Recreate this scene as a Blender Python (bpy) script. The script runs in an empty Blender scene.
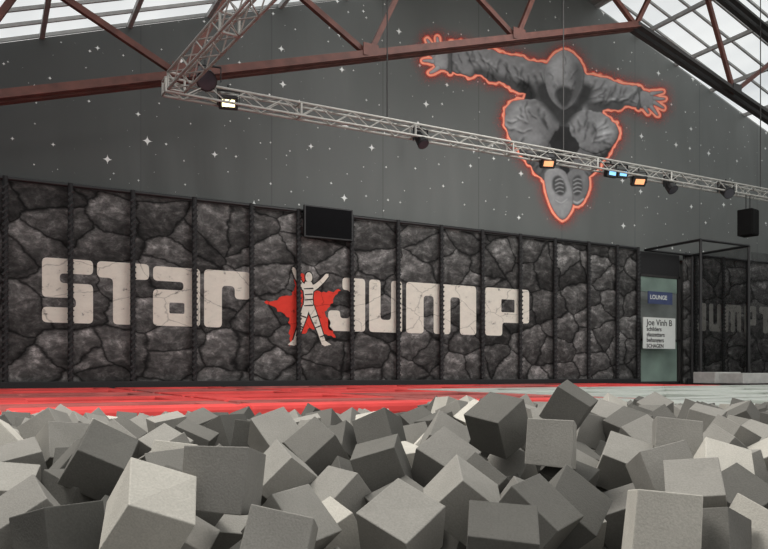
import bpy, bmesh, math, random
from mathutils import Vector, Matrix, Euler
from mathutils.geometry import tessellate_polygon
from mathutils.bvhtree import BVHTree
import numpy as np
random.seed(7)
scene=bpy.context.scene
try:
    scene.view_settings.view_transform='Standard'
except Exception: pass
F=740.0; HZ=373.0; CX=384.0; CAMZ=0.3
C,S=0.880,0.475
WY=14.26     # printed stone wall plane
BY=14.50     # upper gable banner plane
YAW=-math.atan2(S,C)
def P(px,py,d):
    r=(px-CX)/F*d
    return Vector((C*r+S*d, -S*r+C*d, CAMZ+(HZ-py)/F*d))
def W(px,py,Y=WY):
    t=(px-CX)/F
    return P(px,py,Y/(C-S*t))
def link(o):
    scene.collection.objects.link(o); return o
# ------------------------------------------------------------ materials
def newmat(name):
    m=bpy.data.materials.new(name); m.use_nodes=True
    nt=m.node_tree; b=nt.nodes['Principled BSDF']
    return m,nt,b
def N(nt,t,**k):
    n=nt.nodes.new(t)
    for a,v in k.items(): setattr(n,a,v)
    return n
def math_(nt,op,a,b=None,c=None):
    n=nt.nodes.new('ShaderNodeMath'); n.operation=op
    for i,v in enumerate((a,b,c)):
        if v is None: continue
        if isinstance(v,(int,float)): n.inputs[i].default_value=v
        else: nt.links.new(v,n.inputs[i])
    return n.outputs[0]
def ramp(nt,fac,stops):
    r=nt.nodes.new('ShaderNodeValToRGB'); nt.links.new(fac,r.inputs[0])
    e=r.color_ramp.elements
    while len(e)<len(stops): e.new(0.5)
    for el,(p,c) in zip(e,stops):
        el.position=p
        el.color=(c,c,c,1) if isinstance(c,(int,float)) else (*c,1)
    return r.outputs[0]
def mixc(nt,mode,f,a,b):
    n=nt.nodes.new('ShaderNodeMix'); n.data_type='RGBA'; n.blend_type=mode
    for i,v in ((0,f),(6,a),(7,b)):
        if isinstance(v,(int,float)): n.inputs[i].default_value=v
        elif isinstance(v,tuple): n.inputs[i].default_value=(*v,1)
        else: nt.links.new(v,n.inputs[i])
    return n.outputs[2]
def simple(name,col,rough=0.6,metal=0.0,noise=0.12,nscale=8,emis=None,es=0,bump=0.0,spec=.5):
    m,nt,b=newmat(name)
    g=N(nt,'ShaderNodeNewGeometry')
    n=N(nt,'ShaderNodeTexNoise'); n.inputs['Scale'].default_value=nscale; n.inputs['Detail'].default_value=4
    nt.links.new(g.outputs['Position'],n.inputs['Vector'])
    r=ramp(nt,n.outputs['Fac'],[(0.3,tuple(c*(1-noise) for c in col)),(0.7,tuple(min(1,c*(1+noise)) for c in col))])
    nt.links.new(r,b.inputs['Base Color'])
    b.inputs['Roughness'].default_value=rough; b.inputs['Metallic'].default_value=metal; b.inputs['Specular IOR Level'].default_value=spec
    if emis:
        b.inputs['Emission Color'].default_value=(*emis,1); b.inputs['Emission Strength'].default_value=es
    if bump:
        bp=N(nt,'ShaderNodeBump'); bp.inputs['Strength'].default_value=bump
        nt.links.new(n.outputs['Fac'],bp.inputs['Height']); nt.links.new(bp.outputs[0],b.inputs['Normal'])
    return m
def xz(nt,sx,sz,dist=0.0,ns=1.6):
    g=N(nt,'ShaderNodeNewGeometry'); s=N(nt,'ShaderNodeSeparateXYZ'); nt.links.new(g.outputs['Position'],s.inputs[0])
    c=N(nt,'ShaderNodeCombineXYZ')
    nt.links.new(math_(nt,'MULTIPLY',s.outputs[0],sx),c.inputs[0])
    nt.links.new(math_(nt,'MULTIPLY',s.outputs[2],sz),c.inputs[1])
    out=c.outputs[0]
    if dist:
        n=N(nt,'ShaderNodeTexNoise'); n.inputs['Scale'].default_value=ns; n.inputs['Detail'].default_value=4
        nt.links.new(out,n.inputs['Vector'])
        v=N(nt,'ShaderNodeVectorMath',operation='SUBTRACT'); nt.links.new(n.outputs['Color'],v.inputs[0]); v.inputs[1].default_value=(.5,.5,.5)
        v2=N(nt,'ShaderNodeVectorMath',operation='SCALE'); nt.links.new(v.outputs[0],v2.inputs[0]); v2.inputs['Scale'].default_value=dist
        v3=N(nt,'ShaderNodeVectorMath',operation='ADD'); nt.links.new(out,v3.inputs[0]); nt.links.new(v2.outputs[0],v3.inputs[1])
        out=v3.outputs[0]
    return out
def stone(name,letter=None,dim=1.0):
    m,nt,b=newmat(name)
    co=xz(nt,1.15,1.65,0.45,1.8)
    v=N(nt,'ShaderNodeTexVoronoi',voronoi_dimensions='2D',feature='DISTANCE_TO_EDGE'); v.inputs['Scale'].default_value=1
    nt.links.new(co,v.inputs['Vector'])
    v1=N(nt,'ShaderNodeTexVoronoi',voronoi_dimensions='2D',feature='F1'); v1.inputs['Scale'].default_value=1
    nt.links.new(co,v1.inputs['Vector'])
    bw=N(nt,'ShaderNodeSeparateColor'); nt.links.new(v1.outputs['Color'],bw.inputs[0])
    n=N(nt,'ShaderNodeTexNoise'); n.inputs['Scale'].default_value=3.8; n.inputs['Detail'].default_value=11; n.inputs['Roughness'].default_value=.72
    nt.links.new(co,n.inputs['Vector'])
    n2=N(nt,'ShaderNodeTexNoise'); n2.inputs['Scale'].default_value=1.5; n2.inputs['Detail'].default_value=5
    nt.links.new(co,n2.inputs['Vector'])
    if letter is None:
        dd=math_(nt,'MULTIPLY',v.outputs['Distance'],math_(nt,'MULTIPLY_ADD',n2.outputs['Fac'],4.2,-.8))
        crack=ramp(nt,dd,[(0.0,0.12),(0.02,0.25),(0.06,0.8),(0.12,1.0)])
        tex=ramp(nt,n.outputs['Fac'],[(0.30,0.026*dim),(0.46,0.068*dim),(0.56,0.125*dim),(0.70,0.32*dim)])
        cell=ramp(nt,bw.outputs[0],[(0.1,0.6),(0.9,1.35)])
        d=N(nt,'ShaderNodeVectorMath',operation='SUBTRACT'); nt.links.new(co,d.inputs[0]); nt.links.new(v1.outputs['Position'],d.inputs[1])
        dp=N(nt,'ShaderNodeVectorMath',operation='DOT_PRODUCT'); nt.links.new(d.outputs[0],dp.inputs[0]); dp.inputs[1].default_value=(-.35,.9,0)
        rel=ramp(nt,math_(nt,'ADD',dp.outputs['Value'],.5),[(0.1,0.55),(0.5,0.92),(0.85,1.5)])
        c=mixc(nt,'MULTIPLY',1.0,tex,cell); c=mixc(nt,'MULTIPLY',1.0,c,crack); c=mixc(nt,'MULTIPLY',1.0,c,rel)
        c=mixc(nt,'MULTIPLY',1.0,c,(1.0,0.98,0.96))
    else:
        crack=ramp(nt,v.outputs['Distance'],[(0.0,0.6),(0.010,0.8),(0.018,1.0)])
        tex=ramp(nt,n.outputs['Fac'],[(0.33,0.2),(0.37,0.6),(0.41,0.93),(0.7,1.05)])
        c=mixc(nt,'MULTIPLY',1.0,letter,crack); c=mixc(nt,'MULTIPLY',1.0,c,tex)
    nt.links.new(c,b.inputs['Base Color']); b.inputs['Roughness'].default_value=.75
    b.inputs['Specular IOR Level'].default_value=.2
    return m
def starcloth():
    m,nt,b=newmat('star_cloth')
    base=(0.088,0.094,0.090)
    def layer(scale,rmin,rmax,bright):
        co=xz(nt,scale,scale)
        v=N(nt,'ShaderNodeTexVoronoi',voronoi_dimensions='2D',feature='F1'); v.inputs['Scale'].default_value=1
        nt.links.new(co,v.inputs['Vector'])
        d=N(nt,'ShaderNodeVectorMath',operation='SUBTRACT'); nt.links.new(co,d.inputs[0]); nt.links.new(v.outputs['Position'],d.inputs[1])
        s=N(nt,'ShaderNodeSeparateXYZ'); nt.links.new(d.outputs[0],s.inputs[0])
        a=math_(nt,'SQRT',math_(nt,'ABSOLUTE',s.outputs[0])); e=math_(nt,'SQRT',math_(nt,'ABSOLUTE',s.outputs[1]))
        q=math_(nt,'ADD',a,e)
        cs=N(nt,'ShaderNodeSeparateColor'); nt.links.new(v.outputs['Color'],cs.inputs[0])
        rr=math_(nt,'MULTIPLY_ADD',math_(nt,'POWER',cs.outputs[0],2.0),rmax-rmin,rmin)
        return math_(nt,'MULTIPLY',math_(nt,'GREATER_THAN',rr,q),bright)
    s1=layer(1.45,0.19,0.42,0.95); s2=layer(2.3,0.10,0.32,0.7)
    st=math_(nt,'MAXIMUM',s1,s2)
    co=xz(nt,0.35,0.12,0.3)
    n=N(nt,'ShaderNodeTexNoise'); n.inputs['Scale'].default_value=1.5; n.inputs['Detail'].default_value=2; nt.links.new(co,n.inputs['Vector'])
    f=ramp(nt,n.outputs['Fac'],[(0.3,tuple(x*.92 for x in base)),(0.7,tuple(x*1.1 for x in base))])
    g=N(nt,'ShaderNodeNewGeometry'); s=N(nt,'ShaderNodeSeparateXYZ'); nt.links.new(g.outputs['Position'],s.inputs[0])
    gr=ramp(nt,math_(nt,'MULTIPLY',s.outputs[0],.05),[(0.0,.50),(.22,.85),(0.45,1.3),(0.8,1.5)])  # uneven hall lighting painted into the cloth colour, dimmer to the left
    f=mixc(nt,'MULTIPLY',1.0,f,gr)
    c=mixc(nt,'MIX',st,f,(0.85,0.86,0.84))
    w=math_(nt,'PINGPONG',s.outputs[0],1.3)
    seam=math_(nt,'LESS_THAN',w,0.012)
    c=mixc(nt,'MIX',math_(nt,'MULTIPLY',seam,.4),c,(0.03,0.03,0.03))
    nt.links.new(c,b.inputs['Base Color']); b.inputs['Roughness'].default_value=.55
    n3=N(nt,'ShaderNodeTexNoise'); n3.inputs['Scale'].default_value=1.0; n3.inputs['Detail'].default_value=1.0; n3.inputs['Distortion'].default_value=.3
    nt.links.new(xz(nt,.8,.35,0.1),n3.inputs['Vector'])
    hh=math_(nt,'ADD',n.outputs['Fac'],math_(nt,'MULTIPLY',n3.outputs['Fac'],.35))
    bp=N(nt,'ShaderNodeBump'); bp.inputs['Strength'].default_value=.7; bp.inputs['Distance'].default_value=.3
    nt.links.new(hh,bp.inputs['Height']); nt.links.new(bp.outputs[0],b.inputs['Normal'])
    return m
def foam(name,lo,hi,island=False):
    m,nt,b=newmat(name)
    if island:
        g=N(nt,'ShaderNodeNewGeometry'); rnd=g.outputs['Random Per Island']
    else:
        g=N(nt,'ShaderNodeObjectInfo'); rnd=g.outputs['Random']
    tc=N(nt,'ShaderNodeTexCoord')
    n=N(nt,'ShaderNodeTexNoise'); n.inputs['Scale'].default_value=14; n.inputs['Detail'].default_value=6; nt.links.new(tc.outputs['Object'],n.inputs['Vector'])
    nf=N(nt,'ShaderNodeTexNoise'); nf.inputs['Scale'].default_value=300; nf.inputs['Detail'].default_value=3; nt.links.new(tc.outputs['Object'],nf.inputs['Vector'])
    c=ramp(nt,rnd,[(0.0,lo),(1.0,hi)])
    c=mixc(nt,'MULTIPLY',1.0,c,ramp(nt,n.outputs['Fac'],[(0.3,0.92),(0.7,1.05)]))
    c=mixc(nt,'MULTIPLY',1.0,c,ramp(nt,nf.outputs['Fac'],[(0.3,0.90),(0.7,1.07)]))
    nt.links.new(c,b.inputs['Base Color']); b.inputs['Roughness'].default_value=1.0; b.inputs['Specular IOR Level'].default_value=.05
    bp=N(nt,'ShaderNodeBump'); bp.inputs['Strength'].default_value=.25; bp.inputs['Distance'].default_value=.003
    nt.links.new(nf.outputs['Fac'],bp.inputs['Height']); nt.links.new(bp.outputs[0],b.inputs['Normal'])
    return m
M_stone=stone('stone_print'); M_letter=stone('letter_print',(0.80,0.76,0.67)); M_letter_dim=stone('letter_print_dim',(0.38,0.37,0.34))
M_red_print=stone('red_print',(0.80,0.06,0.04)); M_dark_print=stone('dark_print',(0.03,0.03,0.03))
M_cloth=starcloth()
M_black=simple('black_steel',(0.012,0.012,0.013),.45)
M_rope=simple('black_lacing',(0.03,0.03,0.031),.8,nscale=30,noise=.3)
M_blackpad=simple('black_padding',(0.012,0.012,0.013),.7,nscale=20)
M_brown=simple('oxide_red_steel',(0.12,0.043,0.032),.6,nscale=5,noise=.3)
M_dk_and_backlit=simple('dark_and_backlit_steel',(0.03,0.028,0.027),.5)  # plain dark steel; also stands in for backlit red truss steel
M_alu=simple('aluminium_truss',(0.44,0.43,0.40),.45,.5)
M_red=simple('red_vinyl',(0.74,0.07,0.065),.6,noise=.2,nscale=2,spec=.3)
M_redd=simple('red_vinyl_faded',(0.42,0.10,0.09),.6,noise=.3,nscale=2,spec=.3)
M_bed=simple('trampoline_bed',(0.05,0.014,0.014),.9,spec=.1)
M_greypad=simple('grey_vinyl',(0.44,0.47,0.43),.5,noise=.1,nscale=2)
M_greybed=simple('grey_mat',(0.34,0.37,0.33),.6,noise=.1)
M_deck=simple('deck_board',(0.04,0.02,0.02),.8)
M_conc=simple('concrete',(0.14,0.14,0.14),.9,nscale=3,noise=.2)
M_wall=simple('painted_wall',(0.20,0.20,0.195),.85,nscale=1.5)
M_roof=simple('roof_sheet',(0.22,0.22,0.21),.8,nscale=1.5)
M_lightbox=simple('light_grey_board',(0.42,0.42,0.40),.7)
M_white=simple('white_poster',(0.72,0.75,0.72),.6,noise=.03)
M_ink=simple('black_ink',(0.02,0.02,0.02),.7)
M_blue=simple('blue_sign',(0.05,0.07,0.16),.5)
M_screen=simple('screen_glass',(0.004,0.004,0.005),.5,spec=.05)
M_glassg=simple('greenish_glass',(0.22,0.30,0.26),.3,noise=.25,nscale=1.3)
M_doorgrey=simple('doorway_grey',(0.18,0.20,0.19),.6,noise=.2,nscale=2)
M_bar=simple('glazing_bar',(0.34,0.34,0.33),.6)
M_speaker=simple('speaker_black',(0.006,0.006,0.006),.8,spec=.1)
M_warm=simple('lamp_warm',(0.9,0.8,0.4),.4,emis=(1.0,0.92,0.5),es=3)
M_orange=simple('lamp_orange',(0.9,0.4,0.2),.4,emis=(1.0,0.42,0.18),es=.8)
M_bluel=simple('lamp_blue',(0.2,0.5,0.9),.4,emis=(0.25,0.6,1.0),es=1.1)
M_lens=simple('lamp_lens',(0.05,0.05,0.06),.1)
def skymat():
    m,nt,b=newmat('skylight_glazing')
    tc=xz(nt,.4,.4)
    n=N(nt,'ShaderNodeTexNoise'); n.inputs['Scale'].default_value=2; nt.links.new(tc,n.inputs['Vector'])
    c=ramp(nt,n.outputs['Fac'],[(0.3,(0.62,0.65,0.66)),(0.7,(.86,.88,.87))])
    b.inputs['Base Color'].default_value=(.25,.26,.26,1)
    nt.links.new(c,b.inputs['Emission Color']); b.inputs['Emission Strength'].default_value=1.0
    return m
M_sky=skymat()
def netmat():
    m,nt,b=newmat('safety_net')
    b.inputs['Base Color'].default_value=(.01,.01,.01,1)
    g=N(nt,'ShaderNodeNewGeometry'); w=N(nt,'ShaderNodeTexNoise'); w.inputs['Scale'].default_value=2; nt.links.new(g.outputs['Position'],w.inputs['Vector'])
    a=ramp(nt,w.outputs['Fac'],[(0.3,.2),(0.7,.32)])
    nt.links.new(a,b.inputs['Alpha']); return m
M_net=netmat()
def printmat():
    m,nt,b=newmat('figure_print_ink')
    a=N(nt,'ShaderNodeAttribute',attribute_name='ink')
    nt.links.new(a.outputs['Color'],b.inputs['Base Color']); nt.links.new(a.outputs['Alpha'],b.inputs['Alpha'])
    b.inputs['Roughness'].default_value=.7; b.inputs['Specular IOR Level'].default_value=.2
    return m
M_print=printmat()
# ------------------------------------------------------------ mesh helpers
def mesh_obj(name,bm,mat,parent=None,loc=(0,0,0),smooth=False):
    me=bpy.data.meshes.new(name); bm.to_mesh(me); bm.free()
    if mat: me.materials.append(mat)
    if smooth:
        for p in me.polygons: p.use_smooth=True
    o=bpy.data.objects.new(name,me); link(o); o.location=loc
    if parent: o.parent=parent
    return o
def tag(o,label,cat,group=None):
    o['label']=label; o['category']=cat
    if group: o['group']=group
    return o
def empty(name,loc,rotz=0,label=None,cat=None,group=None):
    e=bpy.data.objects.new(name,None); link(e); e.location=loc; e.rotation_euler=(0,0,rotz); e.empty_display_size=.1
    if label: tag(e,label,cat,group)
    return e
def add_box(bm,c,s,rot=None,bev=0):
    r=bmesh.ops.create_cube(bm,size=1); vs=r['verts']
    M=Matrix.Translation(Vector(c))@(rot.to_4x4() if rot else Matrix())@Matrix.Diagonal((*s,1))
    bmesh.ops.transform(bm,matrix=M,verts=vs)
    if bev:
        es=list({e for v in vs for e in v.link_edges})
        bmesh.ops.bevel(bm,geom=es,offset=bev,segments=2,affect='EDGES',profile=.6)
def box(name,c,s,mat,parent=None,bev=0,loc=(0,0,0)):
    bm=bmesh.new(); add_box(bm,c,s,bev=bev); return mesh_obj(name,bm,mat,parent,loc)
def add_tube(bm,a,b,r,seg=8,r2=None):
    a=Vector(a);b=Vector(b);d=b-a
    q=d.to_track_quat('Z','Y')
    M=Matrix.Translation((a+b)/2)@q.to_matrix().to_4x4()
    bmesh.ops.create_cone(bm,cap_ends=True,segments=seg,radius1=r,radius2=r if r2 is None else r2,depth=d.length,matrix=M)
def add_beam(bm,a,b,w,h):
    a=Vector(a);b=Vector(b);d=b-a
    q=d.to_track_quat('X','Z')
    r=bmesh.ops.create_cube(bm,size=1)
    bmesh.ops.transform(bm,matrix=Matrix.Translation((a+b)/2)@q.to_matrix().to_4x4()@Matrix.Diagonal((d.length,w,h,1)),verts=r['verts'])
def fillet(pts,r,seg=4):
    out=[];n=len(pts)
    for i in range(n):
        p=Vector(pts[i]);a=Vector(pts[i-1])-p;b=Vector(pts[(i+1)%n])-p
        rr=min(r,a.length*.45,b.length*.45)
        A=p+a.normalized()*rr;B=p+b.normalized()*rr
        for k in range(seg+1):
            t=k/seg; out.append((1-t)**2*A+2*t*(1-t)*p+t*t*B)
    return out
def flat(name,loops,y,mat,parent):
    ls=[[Vector((p[0],p[1],0)) for p in l] for l in loops]
    tr=tessellate_polygon(ls); allp=[p for l in ls for p in l]
    bm=bmesh.new(); vs=[bm.verts.new((p.x,y,p.y)) for p in allp]
    for t in tr:
        try: bm.faces.new([vs[i] for i in t])
        except ValueError: pass
    bmesh.ops.recalc_face_normals(bm,faces=bm.faces)
    if bm.faces and sum(f.normal.y for f in bm.faces)>0: bmesh.ops.reverse_faces(bm,faces=bm.faces)
    return mesh_obj(name,bm,mat,parent)
def catmull(pts,seg=3):
    out=[];n=len(pts)
    for i in range(n):
        p0,p1,p2,p3=[Vector(pts[(i+k-1)%n]) for k in range(4)]
        for k in range(seg):
            t=k/seg
            out.append(0.5*((2*p1)+(-p0+p2)*t+(2*p0-5*p1+4*p2-p3)*t*t+(-p0+3*p1-3*p2+p3)*t**3))
    return out
# ------------------------------------------------------------ room shell
PK=12.6; ZP=10.15+.3; SL=.355; SR=.31; UL=-5.0; UR=30.0; YB=-4.0
def roofz(u): return ZP-SL*(PK-u) if u<PK else ZP-SR*(u-PK)
def struct(o): o['kind']='structure'; return o
struct(box('floor',((UL+UR)/2,5.5,-.97),(UR-UL,20,.1),M_conc))
bm=bmesh.new()
pts=[(UL,-.9),(UR,-.9),(UR,roofz(UR)),(PK,ZP),(UL,roofz(UL))]
for y in (14.62,14.8):
    vs=[bm.verts.new((u,y,z)) for u,z in pts]; bm.faces.new(vs)
bm.verts.ensure_lookup_table()
for i in range(5): bm.faces.new([bm.verts[i],bm.verts[(i+1)%5],bm.verts[5+(i+1)%5],bm.verts[5+i]])
bmesh.ops.recalc_face_normals(bm,faces=bm.faces)
struct(mesh_obj('wall_far',bm,M_wall))
struct(box('wall_left',(UL-.1,5.3,(roofz(UL)-.9)/2),(.2,19,roofz(UL)+.9),M_wall))
struct(box('wall_right',(UR+.1,5.3,(roofz(UR)-.9)/2),(.2,19,roofz(UR)+.9),M_wall))
def slope_slab(name,u0,u1,y0,y1,off,th,mat,parent=None):
    bm=bmesh.new()
    vs=[]
    for dz in (off,off+th):
        for u,y in ((u0,y0),(u1,y0),(u1,y1),(u0,y1)): vs.append(bm.verts.new((u,y,roofz(u)+dz)))
    for f in ((3,2,1,0),(4,5,6,7),(0,1,5,4),(1,2,6,5),(2,3,7,6),(3,0,4,7)): bm.faces.new([vs[i] for i in f])
    return mesh_obj(name,bm,mat,parent)
skl=[(-3.6,7.6),(14.2,27.5)]
k=0
for u0,u1 in ((UL,-3.6),(7.6,PK),(PK,14.2),(27.5,UR)):
    o=slope_slab('ceiling' if k==0 else 'ceiling.%03d'%k,u0,u1,YB,14.8,.05,.12,M_roof); struct(o); k+=1
for i,(u0,u1) in enumerate(skl):
    w=struct(slope_slab('window_%d'%(i+1),u0,u1,YB,14.8,.10,.04,M_sky))
    bm=bmesh.new()
    y=YB
    while y<14.7:
        add_beam(bm,(u0,y,roofz(u0)+.06),(u1,y,roofz(u1)+.06),.045,.06); y+=.60
    mesh_obj('glazing_bar',bm,M_bar,w)
    bm=bmesh.new(); u=u0
    while u<=u1:
        add_beam(bm,(u,YB,roofz(u)-.0),(u,14.7,roofz(u)-.0),.08,.10); u+=1.5
    mesh_obj('purlin',bm,M_bar,w)
PU=4.6; PYY=4.90
struct(box('trim_1',((UL+UR)/2,(PYY+14.6)/2,-.47),(UR-UL,14.6-PYY,.9),M_deck))
struct(box('trim_2',((PU+UR)/2,(PYY+YB)/2,-.47),(UR-PU,PYY-YB,.9),M_deck))
struct(box('trim_3',((-3+UL)/2,(PYY+YB)/2,-.47),(-3-UL,PYY-YB,.9),M_deck))
struct(box('trim_4',((-3+PU)/2,(PYY+YB)/2,-.63),(PU+3,PYY-YB,.5),M_blackpad))
# ------------------------------------------------------------ trampolines
def trampoline_kind(bw,bl,padm,bedm):
    out=[]
    bm=bmesh.new()
    bmesh.ops.create_grid(bm,x_segments=10,y_segments=10,size=.5)
    for v in bm.verts:
        v.co.x*=bw-.3; v.co.y*=bl-.3
        v.co.z=.02-.02*(1-(2*v.co.x/bw)**2)*(1-(2*v.co.y/bl)**2)
    me=bpy.data.meshes.new('bed'); bm.to_mesh(me); bm.free(); me.materials.append(bedm); out.append(('bed',me,(0,0,0)))
    for (sx,sy,x,y) in ((bw-.09,.30,0,bl/2-.21),(bw-.09,.30,0,-bl/2+.21),(.30,bl-.80,bw/2-.21,0),(.30,bl-.80,-bw/2+.21,0)):
        bm=bmesh.new(); add_box(bm,(0,0,.03),(sx,sy,.06),bev=.02)
        me=bpy.data.meshes.new('edge_pad'); bm.to_mesh(me); bm.free(); me.materials.append(padm); out.append(('edge_pad',me,(x,y,0)))
    return out
kinds={'r':trampoline_kind(2.0,1.75,M_red,M_bed),'d':trampoline_kind(2.0,1.75,M_redd,M_bed),'g':trampoline_kind(2.0,1.75,M_greypad,M_greybed)}
lab={'r':'trampoline with bright red vinyl edge pads','d':'trampoline with faded dark red edge pads','g':'flat light grey padded trampoline'}
for j in range(5):
    y=PYY+.35+.875+j*1.75
    if y>14: break
    for i in range(14):
        u=-3.0+i*2.0
        if u>22: continue
        if y>11.2 and 14.2<u: continue
        kd='r'
        if u>5.4+0.0 and y<10.5: kd='g'
        elif u>14 : kd='g'
        elif j==0 or (i*7+j*5)%3==0: kd='d'
        e=empty('trampoline',(u,y,-.02),0,lab[kd],'trampoline','trampoline grid')
        for nm,me,l in kinds[kd]:
            o=bpy.data.objects.new(nm,me); link(o); o.parent=e; o.location=l
u=PU+.36+1.0
while u<16:
    for y in (4.2,2.4,.6,-1.2):
        e=empty('trampoline',(u,y,-.02),0,lab['g'],'trampoline','trampoline grid')
        for nm,me,l in kinds['g']:
            o=bpy.data.objects.new(nm,me); link(o); o.parent=e; o.location=l
    u+=2.0
x=-2.9
while x<PU:
    w=min(1.5,PU+.3-x)
    box_=box('pit_edge_pad',(w/2,0,.0),(w-.02,.34,.10),M_red if x<3.5 else M_greypad,bev=.03,loc=(x,PYY+.17,.03))
    tag(box_,'long red vinyl pad along the foam pit edge' if x<3.5 else 'grey vinyl pad along the foam pit edge','pad','pit edge pads'); x+=1.5
y=PYY
while y>-1:
    b_=box('pit_edge_pad',(0,-.75,0),(.34,1.48,.10),M_greypad,bev=.03,loc=(PU+.17,y,.03)); tag(b_,'grey vinyl pad along the foam pit edge','pad','pit edge pads'); y-=1.5
# ------------------------------------------------------------ printed stone banner wall
WT=3.6
def wallpanel(name,u0,u1,label):
    bm=bmesh.new(); add_box(bm,((u0+u1)/2,WY+.02,WT/2),(u1-u0,.04,WT))
    return tag(mesh_obj(name,bm,M_stone),label,'banner')
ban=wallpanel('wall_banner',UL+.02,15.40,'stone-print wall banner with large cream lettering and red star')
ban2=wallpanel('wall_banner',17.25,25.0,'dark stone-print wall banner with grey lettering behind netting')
LZ0,LZ1=1.19,2.33
def U_of(px,Y=WY): return W(px,300,Y).x
LET={
'S':[[(1,1),(0,1),(0,.39),(.66,.39),(.66,.24),(0,.24),(0,0),(1,0),(1,.62),(.34,.62),(.34,.77),(1,.77)]],
'T':[[(0,1),(0,.74),(.30,.74),(.30,0),(.68,0),(.68,.74),(1,.74),(1,1)]],
'a':[[(0,.98),(1,.98),(1,0),(0,0),(0,.60),(.64,.60),(.64,.74),(0,.74)],[(.34,.21),(.66,.21),(.66,.39),(.34,.39)]],
'r':[[(0,.98),(1,.98),(1,.50),(.66,.50),(.66,.72),(.38,.72),(.38,0),(0,0)]],
'J':[[(.38,1),(1,1),(1,0),(0,0),(0,.38),(.32,.38),(.32,.24),(.58,.24),(.58,.77),(.38,.77)]],
'U':[[(0,1),(.34,1),(.34,.24),(.66,.24),(.66,1),(1,1),(1,0),(0,0)]],
'M':[[(0,0),(0,1),(1,1),(1,0),(.76,0),(.76,.75),(.62,.75),(.62,0),(.38,0),(.38,.75),(.24,.75),(.24,0)]],
'P':[[(0,0),(0,1),(1,1),(1,.28),(.38,.28),(.38,0)],[(.36,.50),(.66,.50),(.66,.77),(.36,.77)]],
}
def letter(ch,px0,px1,mat,parent,z0=LZ0,z1=LZ1):
    u0,u1=U_of(px0),U_of(px1)
    loops=[fillet([(u0+a*(u1-u0),z0+b*(z1-z0)) for a,b in l],.085 if k==0 else .03) for k,l in enumerate(LET[ch])]
    return flat('lettering',loops,WY-.006,mat,parent)
for ch,a,b in (('S',42,93),('T',97,149),('a',153,200),('r',204,250),('J',328,365),('U',369,402),('M',406,476),('P',485,529)):
    letter(ch,a,b,M_letter,ban)
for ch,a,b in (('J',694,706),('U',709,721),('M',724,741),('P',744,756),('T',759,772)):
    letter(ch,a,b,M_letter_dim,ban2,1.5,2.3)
cu,cz=U_of(306),1.68; R=.86
star=[]; rs=random.Random(4)
for i in range(10):
    r=R if i%2==0 else R*.46
    a=math.pi/2+i*math.pi/5+.20
    a2=math.pi/2+(i+1)*math.pi/5+.20; r2=R*.46 if i%2==0 else R
    p=Vector((cu+r*1.06*math.cos(a),cz-.05+r*math.sin(a))); q=Vector((cu+r2*1.06*math.cos(a2),cz-.05+r2*math.sin(a2)))
    nn=(q-p).normalized(); nn=Vector((-nn.y,nn.x))
    for k in range(11):
        star.append(p.lerp(q,k/11)+nn*(rs.uniform(-.034,.034) if k else 0))
flat('star_print',[star],WY-.006,M_red_print,ban)
def capsule_chain(pts):
    L=[];Rr=[]
    n=len(pts)
    for i,(x,z,r) in enumerate(pts):
        a=Vector(pts[max(i-1,0)][:2]);b=Vector(pts[min(i+1,n-1)][:2]);t=(b-a).normalized();nn=Vector((-t.y,t.x))
        p=Vector((x,z)); L.append(p+nn*r); Rr.append(p-nn*r)
    t=(Vector(pts[-1][:2])-Vector(pts[-2][:2])).normalized()
    return L+[Vector(pts[-1][:2])+t*pts[-1][2]]+Rr[::-1]
fo=.05
def emblem_piece(poly,y,mt): flat('jumper_print',[[(cu+fo+x*.92,cz-.04+z*.95) for x,z in poly]],y,mt,ban)
def circ(x,z,r,r2,n=16): return [(x+r*math.cos(i*2*math.pi/n),z+r2*math.sin(i*2*math.pi/n)) for i in range(n)]
limbs=[[(-.06,.42,.07),(-.19,.52,.055),(-.29,.68,.05),(-.36,.84,.045)],
 [(.06,.42,.07),(.20,.50,.055),(.34,.62,.05),(.46,.75,.045)],
 [(-.05,.04,.085),(-.14,-.22,.08),(-.23,-.48,.06),(-.32,-.74,.055)],
 [(.05,.04,.085),(.16,-.22,.08),(.27,-.48,.06),(.37,-.74,.055)]]
feet=[[(-.28,-.70),(-.38,-.70),(-.50,-.80),(-.34,-.82),(-.27,-.78)],[(.33,-.70),(.42,-.70),(.56,-.78),(.40,-.82),(.32,-.78)]]
for lay,(gr,mt) in enumerate(((.026,M_dark_print),(0,M_letter))):
    y=WY-.010-.004*lay
    for l in limbs: emblem_piece([tuple(p) for p in capsule_chain([(x,z,r+gr) for x,z,r in l])],y,mt)
    g=gr
    emblem_piece([(-.07-g,.58+g),(.07+g,.58+g),(.13+g,.48),(.10+g,.22),(.13+g,-.04-g),(-.13-g,-.04-g),(-.10-g,.22),(-.13-g,.48)],y-.0004,mt)
    emblem_piece(circ(.01,.68,.085+g,.11+g),y-.0008,mt)
    for f in feet: emblem_piece(f,y-.0006,mt)
for x0,z0,x1,z1 in ((-.10,.40,.10,.42),(-.085,.28,.085,.30),(-.085,.17,.085,.19),(-.10,.05,.10,.07),(-.19,-.15,-.06,-.19),(.07,-.19,.21,-.14),(-.24,-.36,-.12,-.40),(.15,-.40,.28,-.35),(-.29,-.56,-.20,-.59),(.25,-.59,.36,-.55)):
    q=capsule_chain([(cu+fo+x0,cz-.04+z0,.010),(cu+fo+x1,cz-.04+z1,.014)])
    flat('jumper_print',[q],WY-.019,M_dark_print,ban)
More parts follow.
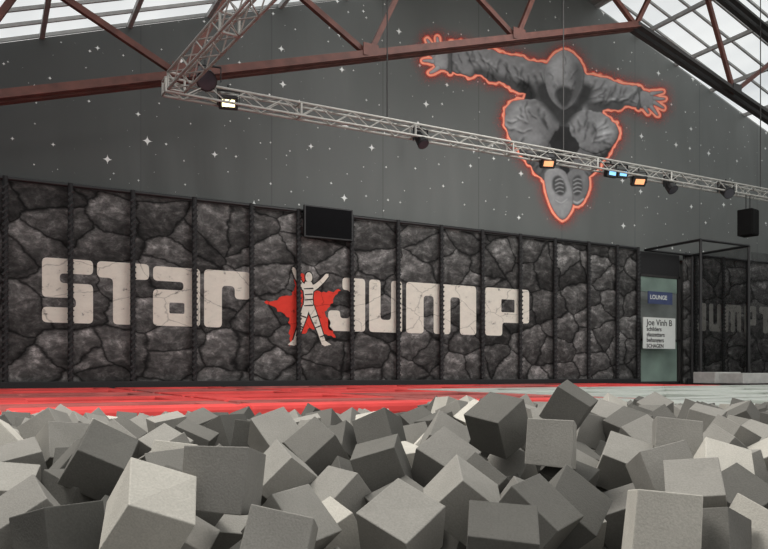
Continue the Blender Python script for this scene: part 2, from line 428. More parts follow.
def post_meshes():
    bm=bmesh.new(); add_tube(bm,(0,0,0),(0,0,WT+.06),.046,12)
    m1=bpy.data.meshes.new('pole'); bm.to_mesh(m1); bm.free(); m1.materials.append(M_blackpad)
    bm=bmesh.new(); z=.12;k=0
    while z<WT-.02:
        add_tube(bm,(-.046,-.035,z-.04),(.046,-.035,z+.04),.022,6)
        z+=.105; k+=1
    m2=bpy.data.meshes.new('lacing'); bm.to_mesh(m2); bm.free(); m2.materials.append(M_rope)
    return m1,m2
pm,lm=post_meshes()
pu=[-4.2,-3.05,-1.95,-.8,.31,1.34,2.40,3.53,4.66,5.66,6.87,8.0,9.13,10.27,11.39,12.48,13.6,14.6,15.36,17.62,18.8,19.9,21.2]
for u in pu:
    e=empty('net_post',(u,WY-.09,0),0,'black padded steel post with net lacing against the stone-print wall','post','wall posts')
    for nm,me in (('pole',pm),('lacing',lm)):
        o=bpy.data.objects.new(nm,me); link(o); o.parent=e
for u0,u1 in ((UL+.05,15.4),(17.25,25)):
    bm=bmesh.new(); add_tube(bm,(u0,WY-.06,WT+.03),(u1,WY-.06,WT+.03),.04,10)
    tag(mesh_obj('top_rail',bm,M_black),'black steel rail along the top of the wall banner','rail')
    t=box('skirting_pad',((u0+u1)/2,WY-.12,.07),(u1-u0,.08,.16),M_blackpad,bev=.02); tag(t,'black padded skirting at the foot of the wall banner','pad')
c=W(329,223,WY-.25); 
tv=empty('wall_monitor',(c.x,WY-.22,c.z),0,'black flat screen monitor hanging at the top of the wall banner','monitor')
box('housing',(0,0,0),(1.10,.07,.66),M_black,tv,bev=.012); box('screen',(0,-.037,0),(1.04,.004,.60),M_screen,tv); box('bracket',(0,.13,.05),(.3,.2,.2),M_black,tv)
# ------------------------------------------------------------ upper gable banner
bm=bmesh.new()
pts=[(UL+.02,WT-.10),(UR-.05,WT-.10),(UR-.05,roofz(UR)-.02),(PK,ZP-.02),(UL+.02,roofz(UL)-.02)]
for y in (BY,BY+.03):
    bm.faces.new([bm.verts.new((u,y,z)) for u,z in pts])
bm.verts.ensure_lookup_table()
for i in range(5): bm.faces.new([bm.verts[i],bm.verts[(i+1)%5],bm.verts[5+(i+1)%5],bm.verts[5+i]])
bmesh.ops.recalc_face_normals(bm,faces=bm.faces)
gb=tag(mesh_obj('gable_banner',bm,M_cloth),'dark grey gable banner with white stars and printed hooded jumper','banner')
# printed figure: ink colours on a fine grid of the banner (flat print with drawn folds)
X0,X1,Y0,Y1,ST=408,680,24,232,.7
gx=np.arange(X0,X1,ST); gy=np.arange(Y0,Y1,ST); GX,GY=np.meshgrid(gx,gy)
def sdf(poly):
    d=np.full(GX.shape,1e9); ins=np.zeros(GX.shape,bool); n=len(poly)
    for i in range(n):
        ax,ay=poly[i];bx,by=poly[(i+1)%n]; ex,ey=bx-ax,by-ay; L=ex*ex+ey*ey+1e-9
        t=np.clip(((GX-ax)*ex+(GY-ay)*ey)/L,0,1)
        d=np.minimum(d,(GX-ax-t*ex)**2+(GY-ay-t*ey)**2)
        c1=(ay>GY)!=(by>GY)
        if ey!=0: ins^=c1&(GX<ex*(GY-ay)/ey+ax)
    d=np.sqrt(d); return np.where(ins,-d,d)
nrs=np.random.RandomState(3)
def smooth_noise(sc):
    h,w=GX.shape; a=nrs.rand(int(h*ST/sc)+3,int(w*ST/sc)+3)
    yy=(GY-Y0)/sc; xx=(GX-X0)/sc; yi=yy.astype(int); xi=xx.astype(int); fy=yy-yi; fx=xx-xi
    fy=fy*fy*(3-2*fy); fx=fx*fx*(3-2*fx)
    return (a[yi,xi]*(1-fx)+a[yi,xi+1]*fx)*(1-fy)+(a[yi+1,xi]*(1-fx)+a[yi+1,xi+1]*fx)*fy-.5
n1=smooth_noise(14);n2=smooth_noise(6);n3=smooth_noise(2.2);n4=smooth_noise(3.5)
ink=np.zeros(GX.shape); U=np.full(GX.shape,1e9)
JAG=n2*2.2+n4*1.6
def shape(pts,b,r=7,union=True,relief=1.0,sm=True,soft=0.0,jag=False,sharp=False):
    global ink,U
    poly=[tuple(p) for p in catmull(pts,3)] if sm and not sharp else pts
    d=sdf(poly)
    if jag: d=d+JAG
    if union and not soft: U=np.minimum(U,d)
    if soft:
        m=np.clip(.5-d/soft,0,1); m=m*m*(3-2*m)
        ink=ink*(1-m)+b*(1+n2*.3+n3*.15)*m; return d
    q=np.clip(-d/r,0,1); h=np.sqrt(np.clip(1-(1-q)**2,0,1))
    gyv,gxv=np.gradient(h,ST)
    sh=.74+.26*h+relief*r*.16*(gxv*.4+gyv*.9)+n2*.22+n3*.16+n1*.35
    v=np.clip(b*np.clip(sh,.12,2.0),.006,.8)
    m=np.clip(.5-d/ST*.8,0,1)
    edge=np.clip(1-np.abs(d)/1.2,0,1)*.35
    ink=ink*(1-m)+v*m*(1-edge)
    return d
def limbp(pts): 
    return [tuple(p) for p in capsule_chain(pts)]
def crease(pts,w=2.2,dk=.45,lt=1.45,clip=None):
    global ink
    for (ax,ay),(bx,by) in zip(pts[:-1],pts[1:]):
        ex,ey=bx-ax,by-ay; L=ex*ex+ey*ey+1e-9
        t=np.clip(((GX-ax)*ex+(GY-ay)*ey)/L,0,1)
        qx=GX+n4*2-ax-t*ex; qy=GY+n2*2-ay-t*ey
        tt=np.sin(np.pi*np.clip(t*.9+.05,0,1))**.5
        dark=np.exp(-(qx**2+qy**2)/(w*w*.8))*tt
        lite=np.exp(-(qx**2+(qy+w*1.5)**2)/(w*w*1.2))*tt
        mk=1.0 if clip is None else np.clip(.5-clip/2,0,1)
        ink=ink*(1-(1-dk)*dark*mk)*(1+(lt-1)*lite*mk)
rk=random.Random(21)
def creases(line,half,n,ang,ln,clip,w=1.7,dk=.4,lt=1.5):
    tot=[0]
    for a,b in zip(line[:-1],line[1:]): tot.append(tot[-1]+math.hypot(b[0]-a[0],b[1]-a[1]))
    for i in range(n):
        s=(i+rk.uniform(.1,.9))/n*tot[-1]
        for k in range(len(line)-1):
            if s<=tot[k+1] or k==len(line)-2:
                f=(s-tot[k])/(tot[k+1]-tot[k]); a=line[k];b=line[k+1]
                x=a[0]+(b[0]-a[0])*f; y=a[1]+(b[1]-a[1])*f; th=math.atan2(b[1]-a[1],b[0]-a[0]); break
        o=rk.uniform(-half,half); x-=math.sin(th)*o; y+=math.cos(th)*o
        th2=th+math.radians(ang+rk.uniform(-22,22)); l=ln*rk.uniform(.6,1.2)
        mx,my=x+rk.uniform(-1.5,1.5),y+rk.uniform(-1.5,1.5)
        crease([(x-math.cos(th2)*l,y-math.sin(th2)*l),(mx,my),(x+math.cos(th2+.3)*l,y+math.sin(th2+.3)*l)],w*rk.uniform(.7,1.2),dk,lt,clip)
# dark middle, jacket body and loose sleeves
shape([(540,110),(588,112),(592,150),(580,176),(563,182),(546,176),(534,150)],.03,9)
d=shape([(528,68),(546,70),(585,76),(602,84),(602,113),(588,128),(540,124),(523,108),(526,92)],.11,9)
dl=shape([(551,68),(536,63),(522,58),(506,55),(490,50),(474,48),(462,43),(449,42),(444,50),(443,62),(446,72),(456,73),(468,77),(480,75),(490,82),(504,83),(514,91),(526,95),(538,104),(548,101)],.26,10,jag=True)
dr_=shape([(578,74),(594,76),(608,79),(624,84),(641,88),(645,98),(642,109),(628,106),(618,110),(606,109),(596,114),(586,116),(580,106)],.29,10,jag=True)
shape([(478,68),(500,75),(520,82),(538,95),(530,100),(512,92),(490,83),(472,77)],.09,soft=8)
shape([(586,102),(606,102),(630,103),(626,111),(604,113),(590,116)],.10,soft=7)
shape([(518,84),(530,82),(536,98),(526,102)],.035,soft=7)
creases([(452,57),(490,66),(545,84)],8,17,62,9,dl)
creases([(452,60),(500,74),(540,92)],6,7,10,12,dl,1.4,.5,1.4)
creases([(586,90),(612,95),(638,98)],7,12,115,9,dr_)
creases([(584,98),(612,101),(636,102)],5,4,-8,10,dr_,1.4,.5,1.4)
shape(limbp([(451,43,2),(449,58,2.5),(450,72,2)]),.12,3)
shape(limbp([(639,88,2),(641,99,2.3),(638,108,2)]),.13,3)
# hands
shape([(447,49),(440,47),(434,52),(432,60),(436,68),(443,70),(448,68)],.32,5)
for l in ([(437,52,2.2),(431,46,1.9),(427,40,1.3)],[(441,50,2.2),(438,44,1.9),(437,38,1.3)],[(434,56,2.2),(428,52,1.9),(424,49,1.3)],[(434,62,2.1),(428,61,1.8),(423,61,1.2)],[(439,67,2.4),(434,71,2.0),(430,73,1.4)]):
    shape(limbp(l),.36,2.4)
shape([(640,92),(648,92),(654,97),(655,103),(650,108),(641,107)],.32,5)
for l in ([(650,94,2.0),(656,93,1.8),(662,92,1.2)],[(653,98,2.0),(659,99,1.8),(664,99,1.2)],[(653,102,2.0),(658,105,1.8),(663,108,1.2)],[(650,106,2.0),(654,111,1.8),(657,115,1.2)],[(644,106,2.0),(646,110,1.7),(648,113,1.2)]):
    shape(limbp(l),.38,2.4)
# lower legs in trousers, converging to the feet
d1_=shape([(511,124),(514,140),(520,154),(530,166),(540,178),(552,184),(560,174),(554,154),(546,138),(530,124)],.14,10,jag=True)
d2_=shape([(615,130),(612,146),(604,160),(594,172),(582,182),(569,176),(573,158),(582,146),(598,132)],.16,10,jag=True)
def shoe(pts,cx_,lean,b):
    shape(pts,b,7)
    shape([(cx_-4,178),(cx_+3,176),(cx_+5+lean,188),(cx_+2+lean,195),(cx_-3+lean,195),(cx_-5,188)],.08,soft=3)
    for yy in (180,184,188,192): shape(limbp([(cx_-4+lean*.5,yy+1,.6),(cx_+lean*.5,yy-1,.8),(cx_+4+lean*.5,yy,.6)]),.45,1.5,relief=.3)
    shape(limbp([(cx_-6+lean,200,1.0),(cx_+lean,203,1.3),(cx_+6+lean,199,1.0)]),.5,1.5,relief=.3)
shoe([(567,174),(577,168),(587,173),(589,186),(585,198),(578,206),(570,202),(566,190)],577,0,.22)
shoe([(544,174),(554,168),(565,172),(571,186),(573,202),(569,214),(562,220),(554,212),(547,196)],557,4,.34)
d3_=shape([(550,104),(536,100),(520,100),(508,106),(504,118),(507,132),(516,146),(530,154),(544,150),(552,138),(560,122)],.24,13,jag=True)
d4_=shape([(576,112),(590,110),(604,114),(614,123),(619,134),(613,146),(600,153),(586,152),(576,142),(567,124)],.27,13,jag=True)
shape([(512,108),(524,105),(526,114),(518,128),(511,124)],.38,soft=12)
shape([(602,117),(612,127),(612,136),(604,138),(597,128)],.42,soft=12)
creases([(550,112),(522,118),(513,136)],9,10,70,9,d3_)
creases([(574,122),(600,126),(606,142)],9,10,70,9,d4_)
creases([(516,142),(528,160),(544,174)],7,8,75,7,d1_)
creases([(610,144),(598,160),(580,174)],7,8,75,7,d2_)
shape([(510,144),(526,154),(544,153),(540,160),(522,158)],.03,soft=5)
shape([(584,156),(598,156),(613,146),(606,158),(592,161)],.035,soft=5)
# hood: rounded, bowed head rising above the shoulders, face lost in shadow
shape([(537,98),(545,108),(563,126),(582,108),(591,98),(588,84),(540,82)],.05,soft=8)
dh=shape([(545,84),(544,72),(548,62),(555,54),(564,50),(573,54),(580,62),(584,72),(583,85),(578,97),(572,106),(564,111),(556,106),(549,97)],.30,14)
shape([(550,66),(557,58),(563,55),(568,62),(565,76),(555,80)],.44,soft=11)
shape([(576,64),(582,76),(580,92),(572,104),(572,88)],.14,soft=6)
creases([(552,74),(554,88),(559,98)],2,3,-10,6,dh,1.4,.55,1.4)
creases([(576,74),(574,88),(569,98)],2,3,10,6,dh,1.4,.55,1.4)
crease([(564,53),(565,64),(564,80)],1.1,.5,1.2,dh)
shape([(555,93),(558,88),(564,86),(570,88),(573,93),(571,101),(564,108),(557,101)],.055,soft=5)
inside=np.clip(.5-U/ST*.8,0,1)
G=np.where(U>0,U+n4*1.0,U)
hot=np.exp(-((G-1.4)/1.2)**2); red=np.clip(1-(G-1)/4.6,0,1)**1.1; soft=np.clip(1-(U-2)/13,0,1)**2*.28
aout=np.clip(np.maximum(np.maximum(hot,red*.95),soft),0,1)
colr=np.stack([.64+.5*hot+.2*red,.02+.46*hot+.03*red,.012+.32*hot+.01*red],-1)
g3=np.stack([ink*1.0,ink*1.01,ink*1.03],-1)
rgb=colr*(1-inside[...,None])+g3*inside[...,None]
alpha=np.where(U<1.2,1.0,aout)
t=(GX-CX)/F; dep=BY/(C-S*t); r_=t*dep
VX=C*r_+S*dep; VZ=CAMZ+(HZ-GY)/F*dep
vid=-np.ones(GX.shape,int); keep=U<16
kk=keep[:-1,:-1]&keep[1:,:-1]&keep[:-1,1:]&keep[1:,1:]
used=np.zeros(GX.shape,bool); used[:-1,:-1]|=kk; used[1:,:-1]|=kk; used[:-1,1:]|=kk; used[1:,1:]|=kk
vid[used]=np.arange(used.sum())
verts=np.stack([VX[used],np.full(used.sum(),BY-.012),VZ[used]],-1)
fy,fx=np.nonzero(kk)
faces=np.stack([vid[fy,fx],vid[fy+1,fx],vid[fy+1,fx+1],vid[fy,fx+1]],-1)
me=bpy.data.meshes.new('figure_print'); me.from_pydata(verts.tolist(),[],faces.tolist())
at=me.color_attributes.new('ink','FLOAT_COLOR','POINT')
buf=np.concatenate([rgb[used],alpha[used][:,None]],-1).astype(np.float32).ravel(); at.data.foreach_set('color',buf)
me.materials.append(M_print); o=bpy.data.objects.new('figure_print',me); link(o); o.parent=gb
o['label']='printed grey hooded person leaping with spread arms and tucked legs, red glowing outline'
# ------------------------------------------------------------ roof truss
TY=11.7
def lowz(u): return (7.64+.3)-.303*(PK-u) if u<PK else (7.64+.3)-.265*(u-PK)
tr=empty('roof_truss',(0,0,0),0,'oxide red steel roof truss, backlit half coloured dark, with raised bottom chord','roof truss')
uL,uR=UL+.3,UR-.3
def chord(a,b,fz,mat,name,dz=0):
    bm=bmesh.new()
    for s in (-.07,.07):
        add_beam(bm,(a,TY+s,fz(a)+dz),(b,TY+s,fz(b)+dz),.05,.145)
        add_beam(bm,(a,TY+s*1.6,fz(a)+dz-.065),(b,TY+s*1.6,fz(b)+dz-.065),.12,.02)
    return mesh_obj(name,bm,mat,tr)
top=lambda u: roofz(u)-.22
chord(uL,PK,lowz,M_brown,'bottom_chord'); chord(PK,uR,lowz,M_dk_and_backlit,'bottom_chord')  # right half: backlit look put into the colour, same steel
chord(uL,PK,top,M_brown,'top_chord'); chord(PK,uR,top,M_dk_and_backlit,'top_chord')
for k in range(0,6):
    for sgn in (-1,1):
        if k==0 and sgn==1:
            continue
        u=PK+sgn*3.3*k
        if u<uL+.5 or u>uR-.5: continue
        for d in (2.1,-1.15):
            u2=u+sgn*d
            if u2<uL or u2>uR: continue
            bm=bmesh.new(); add_beam(bm,(u,TY,lowz(u)),(u2,TY,top(u2)),.09,.09)
            mesh_obj('web_member',bm,M_brown if (u2<PK+.1 or k<2) else M_dk_and_backlit,tr)  # webs right of the ridge coloured dark as if backlit
        if k>0:
            bm=bmesh.new(); add_box(bm,(u,TY-.10,lowz(u)+.06),(.30,.02,.22)); mesh_obj('gusset_plate',bm,M_brown if u<PK+.1 else M_dk_and_backlit,tr)
# ------------------------------------------------------------ lighting truss
LY=11.0; LZ=4.17+.3
def box_truss(name,a,b,w,label):
    a=Vector(a);b=Vector(b);L=(b-a).length;ang=math.atan2(b.y-a.y,b.x-a.x)
    e=empty(name,a,ang,label,'lighting truss')
    h=w/2; bm=bmesh.new()
    for y,z in ((-h,-h),(h,-h),(-h,h),(h,h)): add_tube(bm,(0,y,z),(L,y,z),.020,8)
    mesh_obj('main_tube',bm,M_alu,e)
    bm=bmesh.new(); st=.30; n=int(L/st)
    for i in range(n):
        x0=i*st;x1=x0+st
        s=1 if i%2 else -1
        for y in (-h,h): add_tube(bm,(x0,y,-h*s),(x1,y,h*s),.010,5)
        for z in (-h,h): add_tube(bm,(x0,h*s,z),(x1,-h*s,z),.010,5)
        if i%7==0:
            for q in ((-h,-h,h,-h),(h,-h,h,h),(h,h,-h,h),(-h,h,-h,-h)): add_tube(bm,(x0,q[0],q[1]),(x0,q[2],q[3]),.018,6)
    mesh_obj('lacing_tube',bm,M_alu,e)
    return e
box_truss('lighting_truss',(2.3,LY,LZ),(24,LY,LZ),.20,'long silver aluminium box truss hung parallel to the banner wall')
box_truss('lighting_truss',(2.42,LY-.25,LZ),(3.0,3.0,LZ),.24,'silver aluminium box truss running out across the hall')
for u in (6.0,9.9,15.9,20):
    bm=bmesh.new(); add_tube(bm,(u,LY,LZ+.1),(u,LY+.0,roofz(u)),.012,6)
    tag(mesh_obj('hanging_cable',bm,M_dk_and_backlit),'thin steel cable suspending the lighting truss','cable','truss cables')
def stage_light(px,py,kind,lens,lbl,size=1.0,tilt=.5):
    p=W(px,py,LY); 
    e=empty('stage_light',(p.x,LY-.02,p.z),random.uniform(-.4,.4),lbl,'stage light','truss lights')
    R=Matrix.Rotation(tilt,3,'X'); s=size
    bm=bmesh.new()
    if kind=='flood':
        add_box(bm,(0,0,0),(.34*s,.12*s,.24*s),R,bev=.02)
        for i in range(5): add_box(bm,R@Vector(((i-2)*.06*s,.08*s,0)),(.012,.06*s,.2*s),R)
    else:
        q=R@Vector((0,-.16*s,0)); add_tube(bm,-q,q,.10*s,14,r2=.13*s); add_tube(bm,-q*1.35,-q,.06*s,10)
    mesh_obj('lamp_body',bm,M_black,e)
    bm=bmesh.new()
    if kind=='flood': add_box(bm,R@Vector((0,-.066*s,0)),(.22*s,.012,.12*s),R)
    else:
        q=R@Vector((0,-.162*s,0)); add_tube(bm,q,q*1.05,.11*s,14)
    mesh_obj('lens',bm,lens,e)
    bm=bmesh.new()
    for sx in (-1,1): add_box(bm,(sx*.19*s,0,.07),(.012,.04,.22))
    add_box(bm,(0,0,.18),(.39*s,.04,.014)); add_tube(bm,(0,0,.18),(0,0,.26),.018,8)
    mesh_obj('yoke',bm,M_black,e)
stage_light(205,78,'can',M_lens,'black can spotlight on the aluminium truss',1.2,.6)
stage_light(228,103,'flood',M_warm,'lit floodlight with warm yellow glow on the truss',.85,.5)
stage_light(420,140,'can',M_lens,'black can spotlight on the aluminium truss',.8,.9)
stage_light(547,163,'flood',M_orange,'lit floodlight with orange glow on the truss',.85,.6)
stage_light(610,173,'flood',M_bluel,'lit blue led light on the truss',.8,.2)
stage_light(621,174,'flood',M_bluel,'lit blue led light on the truss',.75,.2)
stage_light(638,181,'flood',M_orange,'floodlight with orange lens on the truss',.9,.6)
stage_light(669,186,'can',M_lens,'black can spotlight on the aluminium truss',.9,.9)
stage_light(725,191,'can',M_lens,'black can spotlight on the aluminium truss',1.0,.6)
sp_=W(748,223,LY)
e=empty('hanging_speaker',(sp_.x,LY,sp_.z),.2,'black loudspeaker cabinet hanging below the truss','speaker')
box('cabinet',(0,0,0),(.36,.34,.60),M_speaker,e,bev=.02); box('grille',(0,-.175,0),(.31,.012,.54),M_speaker,e,bev=.004)
bm=bmesh.new(); add_tube(bm,(-.1,0,.3),(-.1,0,.66),.012,6); add_tube(bm,(.1,0,.3),(.1,0,.66),.012,6); mesh_obj('bracket',bm,M_black,e)
# ------------------------------------------------------------ doorway + signs
d0,d1=15.50,17.15
dr=struct(box('door_1',((d0+d1)/2,WY+.12,1.5),(d1-d0,.06,3.0),M_doorgrey))
box('glass_pane',((d0+d1)/2+.02,WY+.08,.62),(d1-d0-.25,.02,1.1),M_glassg,dr)
box('glass_pane',((d0+d1)/2+.02,WY+.08,2.72),(d1-d0-.25,.02,.4),M_glassg,dr)
bm=bmesh.new()
for u in (d0+.05,d1-.05): add_box(bm,(u,WY+.07,1.5),(.08,.08,3.0))
for z in (2.96,1.2,.04): add_box(bm,((d0+d1)/2,WY+.07,z),(d1-d0,.08,.06))
mesh_obj('door_frame',bm,M_dk_and_backlit,dr)
struct(box('trim_5',((d0+d1)/2,WY+.12,3.3),(d1-d0,.1,.6),M_blackpad))
def textmesh(s,size,u,z,y,mat,parent,name='lettering'):
    cu_=bpy.data.curves.new('t','FONT'); cu_.body=s; cu_.size=size; cu_.extrude=.001; cu_.offset=.003
    o=bpy.data.objects.new('t',cu_); link(o); bpy.context.view_layer.update()
    dg=bpy.context.evaluated_depsgraph_get(); me=bpy.data.meshes.new_from_object(o.evaluated_get(dg))
    bpy.data.objects.remove(o); me.materials.clear(); me.materials.append(mat)
    m=bpy.data.objects.new(name,me); link(m); m.rotation_euler=(math.pi/2,0,0); m.location=(u,y,z)
    m.parent=parent
a=W(643,317,WY-.3);b=W(675,349,WY-.3)
ps=box('poster_sign',(0,0,0),(b.x-a.x,.02,a.z-b.z),M_white,loc=((a.x+b.x)/2,WY-.3,(a.z+b.z)/2)); tag(ps,'white poster with black lettering in the doorway','sign')
w2=(b.x-a.x)/2; h2=(a.z-b.z)/2
for i,(t,s) in enumerate((('Joe Vinh B',.23),('schilders',.16),('glaszetters',.16),('behangers',.16),('SCHAGEN',.14))):
    textmesh(t,s,-w2+.12,h2-.21-i*.148,-.014,M_ink,ps)
a=W(648,291,WY-.3);b=W(672,305,WY-.3)
bs=box('blue_sign',(0,0,0),(b.x-a.x,.03,a.z-b.z),M_blue,loc=((a.x+b.x)/2,WY-.3,(a.z+b.z)/2)); tag(bs,'small dark blue sign with white lettering above the poster','sign')
textmesh('LOUNGE',.16,-.4,-.04,-.018,M_white,bs)
# net cage
cg=empty('net_cage',(15.6,12.4,0),0,'black steel frame cage with dark netting before the doorway','net cage')
cw,cd,ch=1.85,1.75,3.6
bm=bmesh.new()
for x,y in ((0,0),(cw,0),(cw,cd)): add_tube(bm,(x,y,0),(x,y,ch),.035,10)
mesh_obj('post',bm,M_black,cg)
bm=bmesh.new()
z=ch
add_tube(bm,(0,0,z),(cw,0,z),.035,8); add_tube(bm,(0,cd,z),(cw,cd,z),.035,8); add_tube(bm,(0,0,z),(0,cd,z),.035,8); add_tube(bm,(cw,0,z),(cw,cd,z),.035,8)
mesh_obj('top_frame',bm,M_black,cg)
box('netting',(cw,cd/2,ch/2),(.006,cd-.1,ch-.05),M_net,cg)
nf=empty('net_fence',(17.55,12.4,0),0,'black safety net fence in front of the stone-print banner','net fence')
box('netting',(2.6,0,1.75),(5.2,.006,3.4),M_net,nf)
bm=bmesh.new()
for x in (1.3,2.6,3.9,5.2): add_tube(bm,(x,0,0),(x,0,3.5),.035,8)
mesh_obj('post',bm,M_black,nf)
for px0,px1,py0,Y,lb in ((715,741,372,11.4,'low light grey step block beside the net cage'),(743,790,373,10.8,'long light grey step block beside the net fence')):
    a=W(px0,py0,Y);b=W(px1,py0,Y)
    o=box('step_block',((b.x-a.x)/2,.3,a.z/2-.03),(b.x-a.x,.6,a.z-.06),M_lightbox,bev=.015,loc=(a.x,Y,.06)); tag(o,lb,'step')
# ------------------------------------------------------------ foam cubes
Sz=.098
yawM=Matrix.Rotation(YAW,3,'Z')
cubes=[]
def R_of(rx,ry,rz):
    return np.array(yawM@Euler((math.radians(rx),math.radians(ry),math.radians(rz)),'XYZ').to_matrix())
def sat(c1,R1,c2,R2,h):
    d=c2-c1; dd=d@d
    if dd>(2*h*1.7321)**2: return False
    if dd<(2*h)**2*.9: return True
    Rr=R1.T@R2; A=np.abs(Rr)
    t=R1.T@d
    if (np.abs(t)>h+h*A.sum(1)).any(): return False
    t2=R2.T@d
    if (np.abs(t2)>h+h*A.sum(0)).any(): return False
    for i in range(3):
        for j in range(3):
            ax=np.cross(R1[:,i],R2[:,j]); l=ax@ax
            if l<1e-6: continue
            if abs(d@ax)>h*(np.abs(R1.T@ax).sum()+np.abs(R2.T@ax).sum()): return False
    return True
grid={}; GC=.175
def key(c): return (int(math.floor(c[0]/GC)),int(math.floor(c[1]/GC)))
def add_cube(c,R,tier,tone):
    cubes.append((c,R,tier,tone)); grid.setdefault(key(c),[]).append(len(cubes)-1)
def hits(c,R,f=.92):
    k=key(c)
    for a in (-1,0,1):
        for b in (-1,0,1):
            for i in grid.get((k[0]+a,k[1]+b),()):
                if sat(c,R,cubes[i][0],cubes[i][1],Sz/2*f): return True
    return False
H=[
(30,525,60,20,-35,25,1),(150,512,69,38,20,30,2),(216,478,66,-10,2,-8,1),(100,462,50,35,28,20,0),(283,478,47,20,38,40,1),
(318,452,41,30,-38,20,0),(400,468,42,8,-6,35,2),(402,530,61,30,22,-35,1),(462,500,54,25,38,15,1),(498,425,43,10,-28,38,0),
(568,408,37,12,35,-20,0),(552,444,46,-6,3,-18,1),(583,486,49,22,-20,48,0),(528,518,51,28,25,20,1),(662,526,64,-10,5,-12,2),
(676,442,42,-10,4,-15,1),(735,505,50,35,-20,25,0),(762,540,58,20,25,35,2),(288,528,49,25,-20,40,1),(348,492,44,30,25,25,0),
(20,470,44,15,-15,30,1),(715,470,43,28,15,-30,1),(628,432,34,20,-25,30,0),(622,465,42,30,20,-20,1),(660,490,44,25,-30,15,0),
(60,500,51,-5,20,-30,0),(230,530,51,40,10,15,1),(330,540,54,10,-30,20,2),(470,545,56,5,15,35,0),(590,530,54,30,-10,10,1),
(440,455,34,15,30,30,1),(370,432,29,20,30,20,1),(200,430,30,20,-20,35,0),(250,438,31,-8,20,20,1),(140,438,30,28,-25,40,1),(315,421,24,10,30,30,0),
(35,442,33,25,15,20,1),(80,434,29,20,30,45,1),(420,427,27,25,-20,20,0),(448,412,24,-5,20,25,2),(165,455,38,25,25,-20,1),(730,440,34,20,25,25,1),
(600,420,30,20,-20,40,1),(700,418,27,15,15,30,0),(655,412,25,25,-25,20,1),(0,449,37,10,20,20,1),(110,540,54,15,30,10,0),(745,470,41,10,-20,30,1)]
for px,py,ed,rx,ry,rz,tn in H:
    p=P(px,py,Sz*F/ed); c=np.array(p); R=R_of(rx,ry,rz)
    for k in range(10):
        if not hits(c,R,.9): break
        c=c+np.array((S*.02,C*.02,-.004))
    else:
        continue
    add_cube(c,R,0,tn)
print('heroes',len(cubes))
rng=random.Random(11)
def inview(x,y,m=.1,near=.95):
    f=S*x+C*y; r=C*x-S*y
    if f<near: return False
    return abs(r/f)<.52+m+.12/f and x<PU-.09 and y<PYY-.09 and x>-2.8
def rr(): 
    return np.array(Euler((rng.uniform(-.8,.8),rng.uniform(-.8,.8),rng.uniform(0,6.28))).to_matrix())
for zl in (-.30,-.18):
    y=.2
    while y<PYY-.08:
        x=-2.6
        while x<PU-.08:
            xx=x+rng.uniform(-.02,.02); yy=y+rng.uniform(-.02,.02)
            if inview(xx,yy,.2,.6):
                R=np.array(Euler((rng.uniform(-.2,.2),rng.uniform(-.2,.2),rng.uniform(0,1.57))).to_matrix())
                c=np.array((xx,yy,zl+rng.uniform(-.01,.01)))
                if not hits(c,R,.85): add_cube(c,R,2,rng.choice((0,1,1)))
            x+=.13
        y+=.13
print('base',len(cubes))
def env(x,y):
    f=S*x+C*y; px=CX+F*(C*x-S*y)/f
    h=min(.125,.04+(f-1.1)*.11)
    L1=411 if px<400 else (411-(px-400)*.25 if px<470 else (393 if px<640 else min(407,393+(px-640)*.13)))
    L2=417 if px<430 else 407
    w=min(1,max(0,(f-2.6)/1.0)); L=L1*(1-w)+L2*w
    return min(h,CAMZ-(L-HZ)/F*f-(.055 if px<430 else .042))
tries=0
while tries<17000:
    tries+=1
    x=rng.uniform(-1.0,PU-.08); y=rng.uniform(.3,PYY-.08)
    if not inview(x,y,.04,1.06): continue
    R=rr(); lim=env(x,y)+rng.uniform(-.06,.012); c=np.array((x,y,lim))
    if hits(c,R,.9): continue
    z=lim
    while z>-.3:
        c2=np.array((x,y,z-.025))
        if hits(c2,R,.9): break
        z-=.025; c=c2
    add_cube(c,R,1,rng.choice((0,0,1,1,1,2) if rng.random()<.6 else (0,1)))
print('all',len(cubes))
MF=[foam('foam_dark',(0.100,0.098,0.090),(0.155,0.151,0.138)),foam('foam_mid',(0.21,0.204,0.187),(0.30,0.291,0.265)),foam('foam_light',(0.40,0.385,0.345),(0.52,0.50,0.447))]
MFI=foam('foam_pile',(0.11,0.108,0.10),(0.30,0.291,0.265),True)
def cube_bm(bm,seed,M=None):
    r=random.Random(seed)
    g=bmesh.ops.create_cube(bm,size=Sz)['verts']
    for v in g: v.co+=Vector([r.uniform(-.003,.003) for _ in range(3)])
    es=list({e for v in g for e in v.link_edges})
    bmesh.ops.bevel(bm,geom=es,offset=.0018,segments=2,affect='EDGES',profile=.5)
meshes=[]
for t in range(3):
    row=[]
    for s in range(5):
        bm=bmesh.new(); cube_bm(bm,s+10*t); me=bpy.data.meshes.new('foam_cube'); bm.to_mesh(me); bm.free(); me.materials.append(MF[t]); row.append(me)
    meshes.append(row)
vv=[];ff=[];h=Sz/2
base=[(-h,-h,-h),(h,-h,-h),(h,h,-h),(-h,h,-h),(-h,-h,h),(h,-h,h),(h,h,h),(-h,h,h)]
bf=[(0,1,2,3),(4,5,6,7),(0,1,5,4),(1,2,6,5),(2,3,7,6),(3,0,4,7)]
for c,R,t,tn in cubes:
    k=len(vv); 
    for b in base: vv.append(tuple(c+R@np.array(b)))
    for f in bf: ff.append(tuple(k+i for i in f))
bvh=BVHTree.FromPolygons(vv,ff); cnt=[0]*len(cubes); o0=Vector((0,0,CAMZ))
for py in range(376,549,3):
    for px in range(0,768,3):
        d=(P(px,py,1)-o0).normalized(); hit=bvh.ray_cast(o0,d)
        if hit[2] is not None: cnt[hit[2]//6]+=1
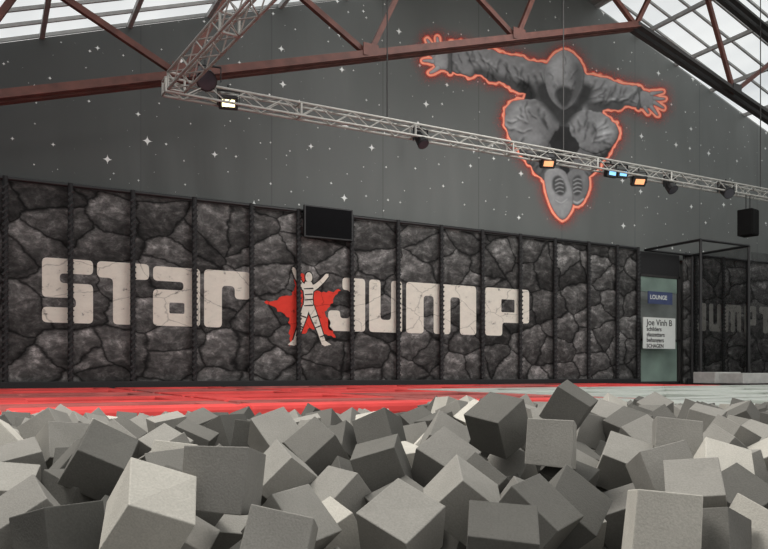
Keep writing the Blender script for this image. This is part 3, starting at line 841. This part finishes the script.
order=sorted(range(len(cubes)),key=lambda i:-cnt[i])
print('visible',sum(1 for c in cnt if c>0))
lbs=['dark grey foam block in the foam pit','mid grey foam block in the foam pit','pale beige grey foam block in the foam pit']
for i in order[:298]:
    c,R,t,tn=cubes[i]
    o=bpy.data.objects.new('foam_block',meshes[tn][i%5]); link(o)
    o.matrix_world=Matrix.Translation(Vector(c))@Matrix(R.tolist()).to_4x4()
    tag(o,lbs[tn],'foam block','foam blocks in the pit')
bm=bmesh.new()
for i in order[298:]:
    c,R,t,tn=cubes[i]
    b2=bmesh.new(); cube_bm(b2,i); b2.transform(Matrix.Translation(Vector(c))@Matrix(R.tolist()).to_4x4())
    me=bpy.data.meshes.new('tmp'); b2.to_mesh(me); b2.free(); bm.from_mesh(me); bpy.data.meshes.remove(me)
o=mesh_obj('foam_block_pile',bm,MFI); o['kind']='stuff'; tag(o,'pile of grey foam blocks filling the foam pit','foam blocks','foam blocks in the pit')
# ------------------------------------------------------------ light, world, camera
w=bpy.data.worlds.new('World'); scene.world=w; w.use_nodes=True
w.node_tree.nodes['Background'].inputs[0].default_value=(1,.98,.96,1); w.node_tree.nodes['Background'].inputs[1].default_value=1.15
def area(loc,rot,size,e,col=(1,1,1),sy=None):
    l=bpy.data.lights.new('added_fill_light','AREA'); l.energy=e; l.size=size; l.color=col
    if sy: l.shape='RECTANGLE'; l.size_y=sy
    o=bpy.data.objects.new('added_fill_light',l); link(o); o.location=loc; o.rotation_euler=rot
    return o
area((-1.0,3.0,4.0),(math.radians(5),math.radians(-25),0),1.6,290,(1,.96,.91),3)  # added key light over the foam, not a lamp of the hall
area((10,7,7.4),(math.radians(25),0,0),6.0,420,(1,.98,.95),5)  # added soft fill towards the banner wall, no fixture there
cam=bpy.data.cameras.new('Camera'); co=bpy.data.objects.new('Camera',cam); link(co)
co.location=(0,0,CAMZ); co.rotation_euler=(math.pi/2,0,YAW)
cam.sensor_width=36; cam.lens=F/768*36; cam.shift_y=(HZ-274.5)/768; cam.clip_start=.05; cam.clip_end=200
scene.camera=co
